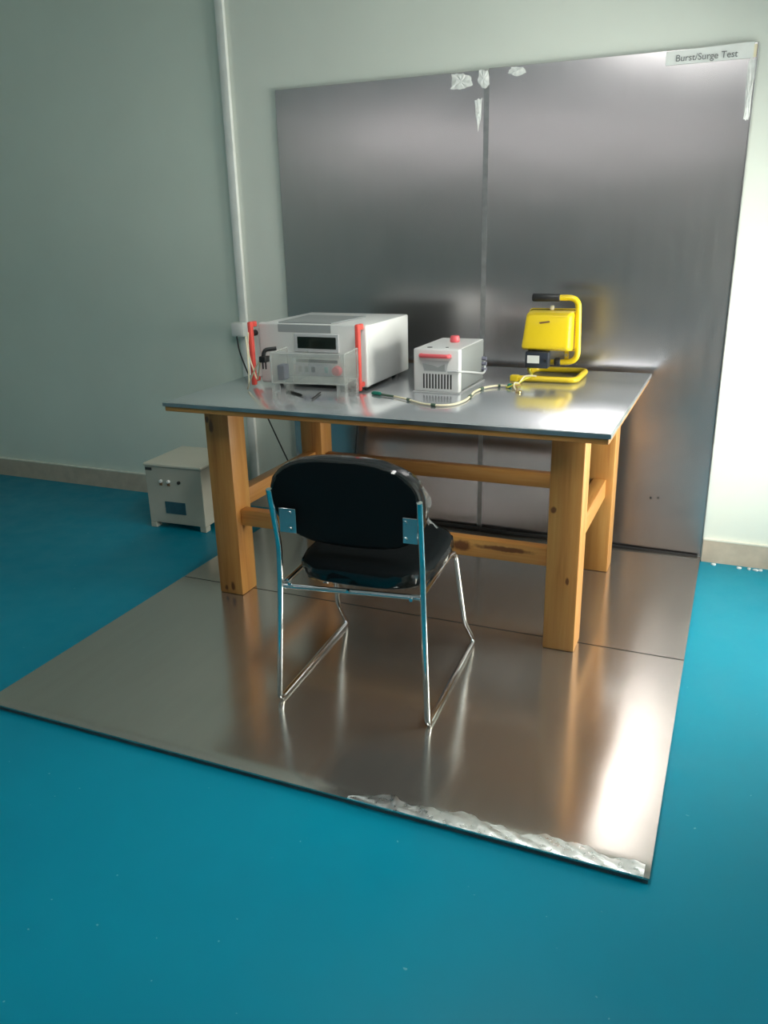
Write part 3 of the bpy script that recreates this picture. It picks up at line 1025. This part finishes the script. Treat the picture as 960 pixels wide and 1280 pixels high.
B().cyl((.156, HY + .004, .892), (.156, HY - .003, .892), .006, 12).build('bracket_screw', M['brass'], wlp)
jb = B().box(.008, .100, LY - .072, LY - .020, .846, .910, .005, 2).build('terminal_box', M['navy_box'], wlp)
part_label(jb, 'dark navy terminal box under the head')
part_label(B().box(.018, .066, LY - .0732, LY - .0722, .866, .896).build('box_label', M['paper'], jb, smooth=False), 'white sticker on the terminal box')
B().cyl((.090, LY - .0722, .878), (.090, LY - .076, .878), .006, 10).build('box_screw', M['black_plastic'], jb)
B().box(.030, .085, LY - .045, LY - .015, .9102, .920).build('box_neck', M['navy_box'], wlp, smooth=False)
# mains flex and its clip leads
flex = spline([(.030, LY - .045, .850), (.028, LY - .07, .835), (.050, LY - .12, .828), (.040, LY - .15, .822), (.022, -.46, .812), (.016, -.50, .806)], 6)
part_label(B().tube(flex, .0045, 8).build('mains_flex', M['earth_yellow'], wlp), 'yellow green flex from the terminal box')
fx2 = spline([(.075, LY - .15, .829), (.052, LY - .155, .831), (.030, LY - .16, .827), (.02, -.475, .811)], 6)
part_label(B().tube(fx2, .003, 8).build('flex_core', M['cream'], wlp), 'stripped cream core twisted round the flex')

ld = thing('clip_lead', 'bundle of short stripped leads with brass clips on the table by the lamp base', 'clip lead', (.02, -.54, tz))
for pts, mm, rr, nm in (([(.020, -.505, .806), (.012, -.55, .812), (.000, -.565, .806), (-.012, -.556, .8035)], 'earth_yellow', .0035, 'lead'),
                        ([(.024, -.510, .812), (.016, -.545, .818), (.030, -.59, .806), (.062, -.635, .8032)], 'cream', .003, 'lead'),
                        ([(.030, -.508, .806), (.022, -.56, .810), (.040, -.60, .806), (.050, -.65, .8035)], 'copper', .003, 'lead'),
                        ([(.010, -.500, .806), (-.005, -.525, .812), (.010, -.56, .806)], 'brown_wire', .003, 'lead')):
    B().tube(spline(pts, 6), rr, 8).build(nm, M[mm], ld)
B().box(.052, .066, -.652, -.632, .8002, .810, .002, 1).build('clip', M['brass'], ld)
B().box(-.006, .010, -.563, -.545, .8002, .817, .003, 1).build('clip', M['green_plug'], ld)

# cream cable with dark bands across the table, green plug at its free end
cb = thing('banded_cable', 'cream cable with dark bands and a green plug snaking across the table top', 'cable', (-.20, -.80, tz))
cz = .8066
cpts = spline([(-.405, -.840, cz), (-.345, -.862, cz), (-.286, -.893, cz), (-.235, -.930, cz), (-.197, -.953, cz), (-.135, -.962, cz), (-.094, -.925, cz), (-.080, -.845, cz),
               (-.089, -.745, cz), (-.095, -.680, cz), (-.080, -.600, cz), (-.045, -.555, cz), (-.012, -.548, cz)], 8)
B().tube(cpts, .0040, 10).build('cable', M['cream'], cb)
B().tube(cpts[:9], .0044, 10).build('dark_end', M['cable_band'], cb)
for i in (17, 36, 60, 76, 88):
    q = cpts[i:i + 3]
    B().tube(q, .0062, 10).build('band', M['cable_band'], cb)
B().tube([(-.448, -.826, .806), (-.440, -.828, .808), (-.412, -.838, .808), (-.403, -.841, .806)], [.005, .0075, .0075, .004], 10).build('plug', M['green_plug'], cb)

# ------------------------------------------------------------------ beige box on the floor
gb = thing('control_box', 'beige metal control box with a blue rating plate on the floor by the wall', 'control box', (-1.706, -.28, FZ), math.radians(2.5))
W2, D2 = .162, .17
B().box(-W2, W2, -D2, D2, .028, .322, .003, 1).build('case', M['beige_case'], gb, world=False)
part_label(B().box(-W2 - .004, W2 + .004, -D2 - .006, D2, .3222, .336, .003, 1).build('lid', M['beige_top'], gb, world=False), 'cream lid')
for x in (-W2, W2 - .035):
    for y in (-D2, D2 - .04):
        B().box(x, x + .035, y, y + .04, 0, .0278, .002, 1).build('foot', M['beige_case'], gb, world=False)
yf = -D2
for x, mm in ((-.070, 'chrome'), (-.026, 'chrome')):
    k = B().cyl((x, yf - .0003, .250), (x, yf - .014, .250), .0085, 16, .0075, bev=.002).build('toggle_knob', M['white_case'], gb, world=False)
    B().box(x - .012, x + .004, yf - .004, yf - .0003, .226, .242, .001, 1).build('switch_plate', M['brown_wire'], gb, world=False)
part_label(B().cyl((.033, yf - .0003, .249), (.033, yf - .010, .249), .008, 16).build('button', M['dark_slot'], gb, world=False), 'dark button')
pt = B().box(-.062, .056, yf - .002, yf - .0003, .082, .145, .0005, 1).build('rating_plate', M['blue_plate'], gb, world=False)
part_label(B().box(-W2 + .004, -W2 + .042, yf - .002, yf - .0003, .300, .314).build('badge', M['dark_slot'], gb, world=False, smooth=False), 'small black badge at the top left corner')

# ------------------------------------------------------------------ cables under the table, dark strip, paint chips
tag(B().tube(spline([(-1.525, -.055, .888), (-1.50, -.07, .80), (-1.44, -.065, .64), (-1.374, -.06, .484), (-1.281, -.06, .286), (-1.20, -.065, .13), (-1.12, -.07, .0045), (-1.0, -.07, .0045)], 8), .0038, 8).build('hanging_cord', M['black_plastic']),
    'thin black cord slanting down from the wall socket behind the table', 'cord')
tag(B().tube(spline([(-.868, -.070, .81), (-.873, -.06, .72), (-.875, -.055, .50), (-.893, -.055, .33), (-.90, -.055, .15), (-.86, -.05, .0062), (-.7, -.04, .0062), (-.45, -.050, .0062)], 8), .0048, 8).build('hanging_cord', M['black_plastic']),
    'black cord dropping behind the table top beside the left back leg', 'cord')
st = spline([(-1.25, -.02, .010), (-.9, -.022, .009), (-.5, -.016, .010), (-.3, -.02, .012), (-.12, -.028, .010), (.05, -.018, .010), (.13, -.02, .008), (.4, -.014, .005), (.715, -.012, .0042)], 8)  # black strip along the foot of the wall sheets, thinner towards the right
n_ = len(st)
tag(B().tube(st, [.010 if i < n_ * .74 else .010 - .006 * ((i / n_) - .74) / .26 for i in range(n_)], 10).build('black_strip', M['black_plastic']),
    'thick black strip along the foot of the metal wall', 'cable')
rc = random.Random(9)
for i, (x, y) in enumerate(((.785, -.012), (.885, -.016), (.925, -.013), (.950, -.018), (.97, -.014))):
    b = B()
    n = 6
    b.prism([(x + .009 * rc.uniform(.6, 1.4) * math.cos(2 * math.pi * k / n), y - .012 + .007 * rc.uniform(.6, 1.3) * math.sin(2 * math.pi * k / n), FZ) for k in range(n)], (0, 0, .006))
    pos = ('first from the metal wall sheet', 'second from the metal wall sheet', 'third from the metal wall sheet', 'fourth from the metal wall sheet', 'farthest from the metal wall sheet')[i]
    o = tag(b.build('paint_chip', M['white_case'], smooth=False), 'white paint chip on blue floor by right skirting, ' + pos, 'paint chip', 'paint chips along the right skirting')
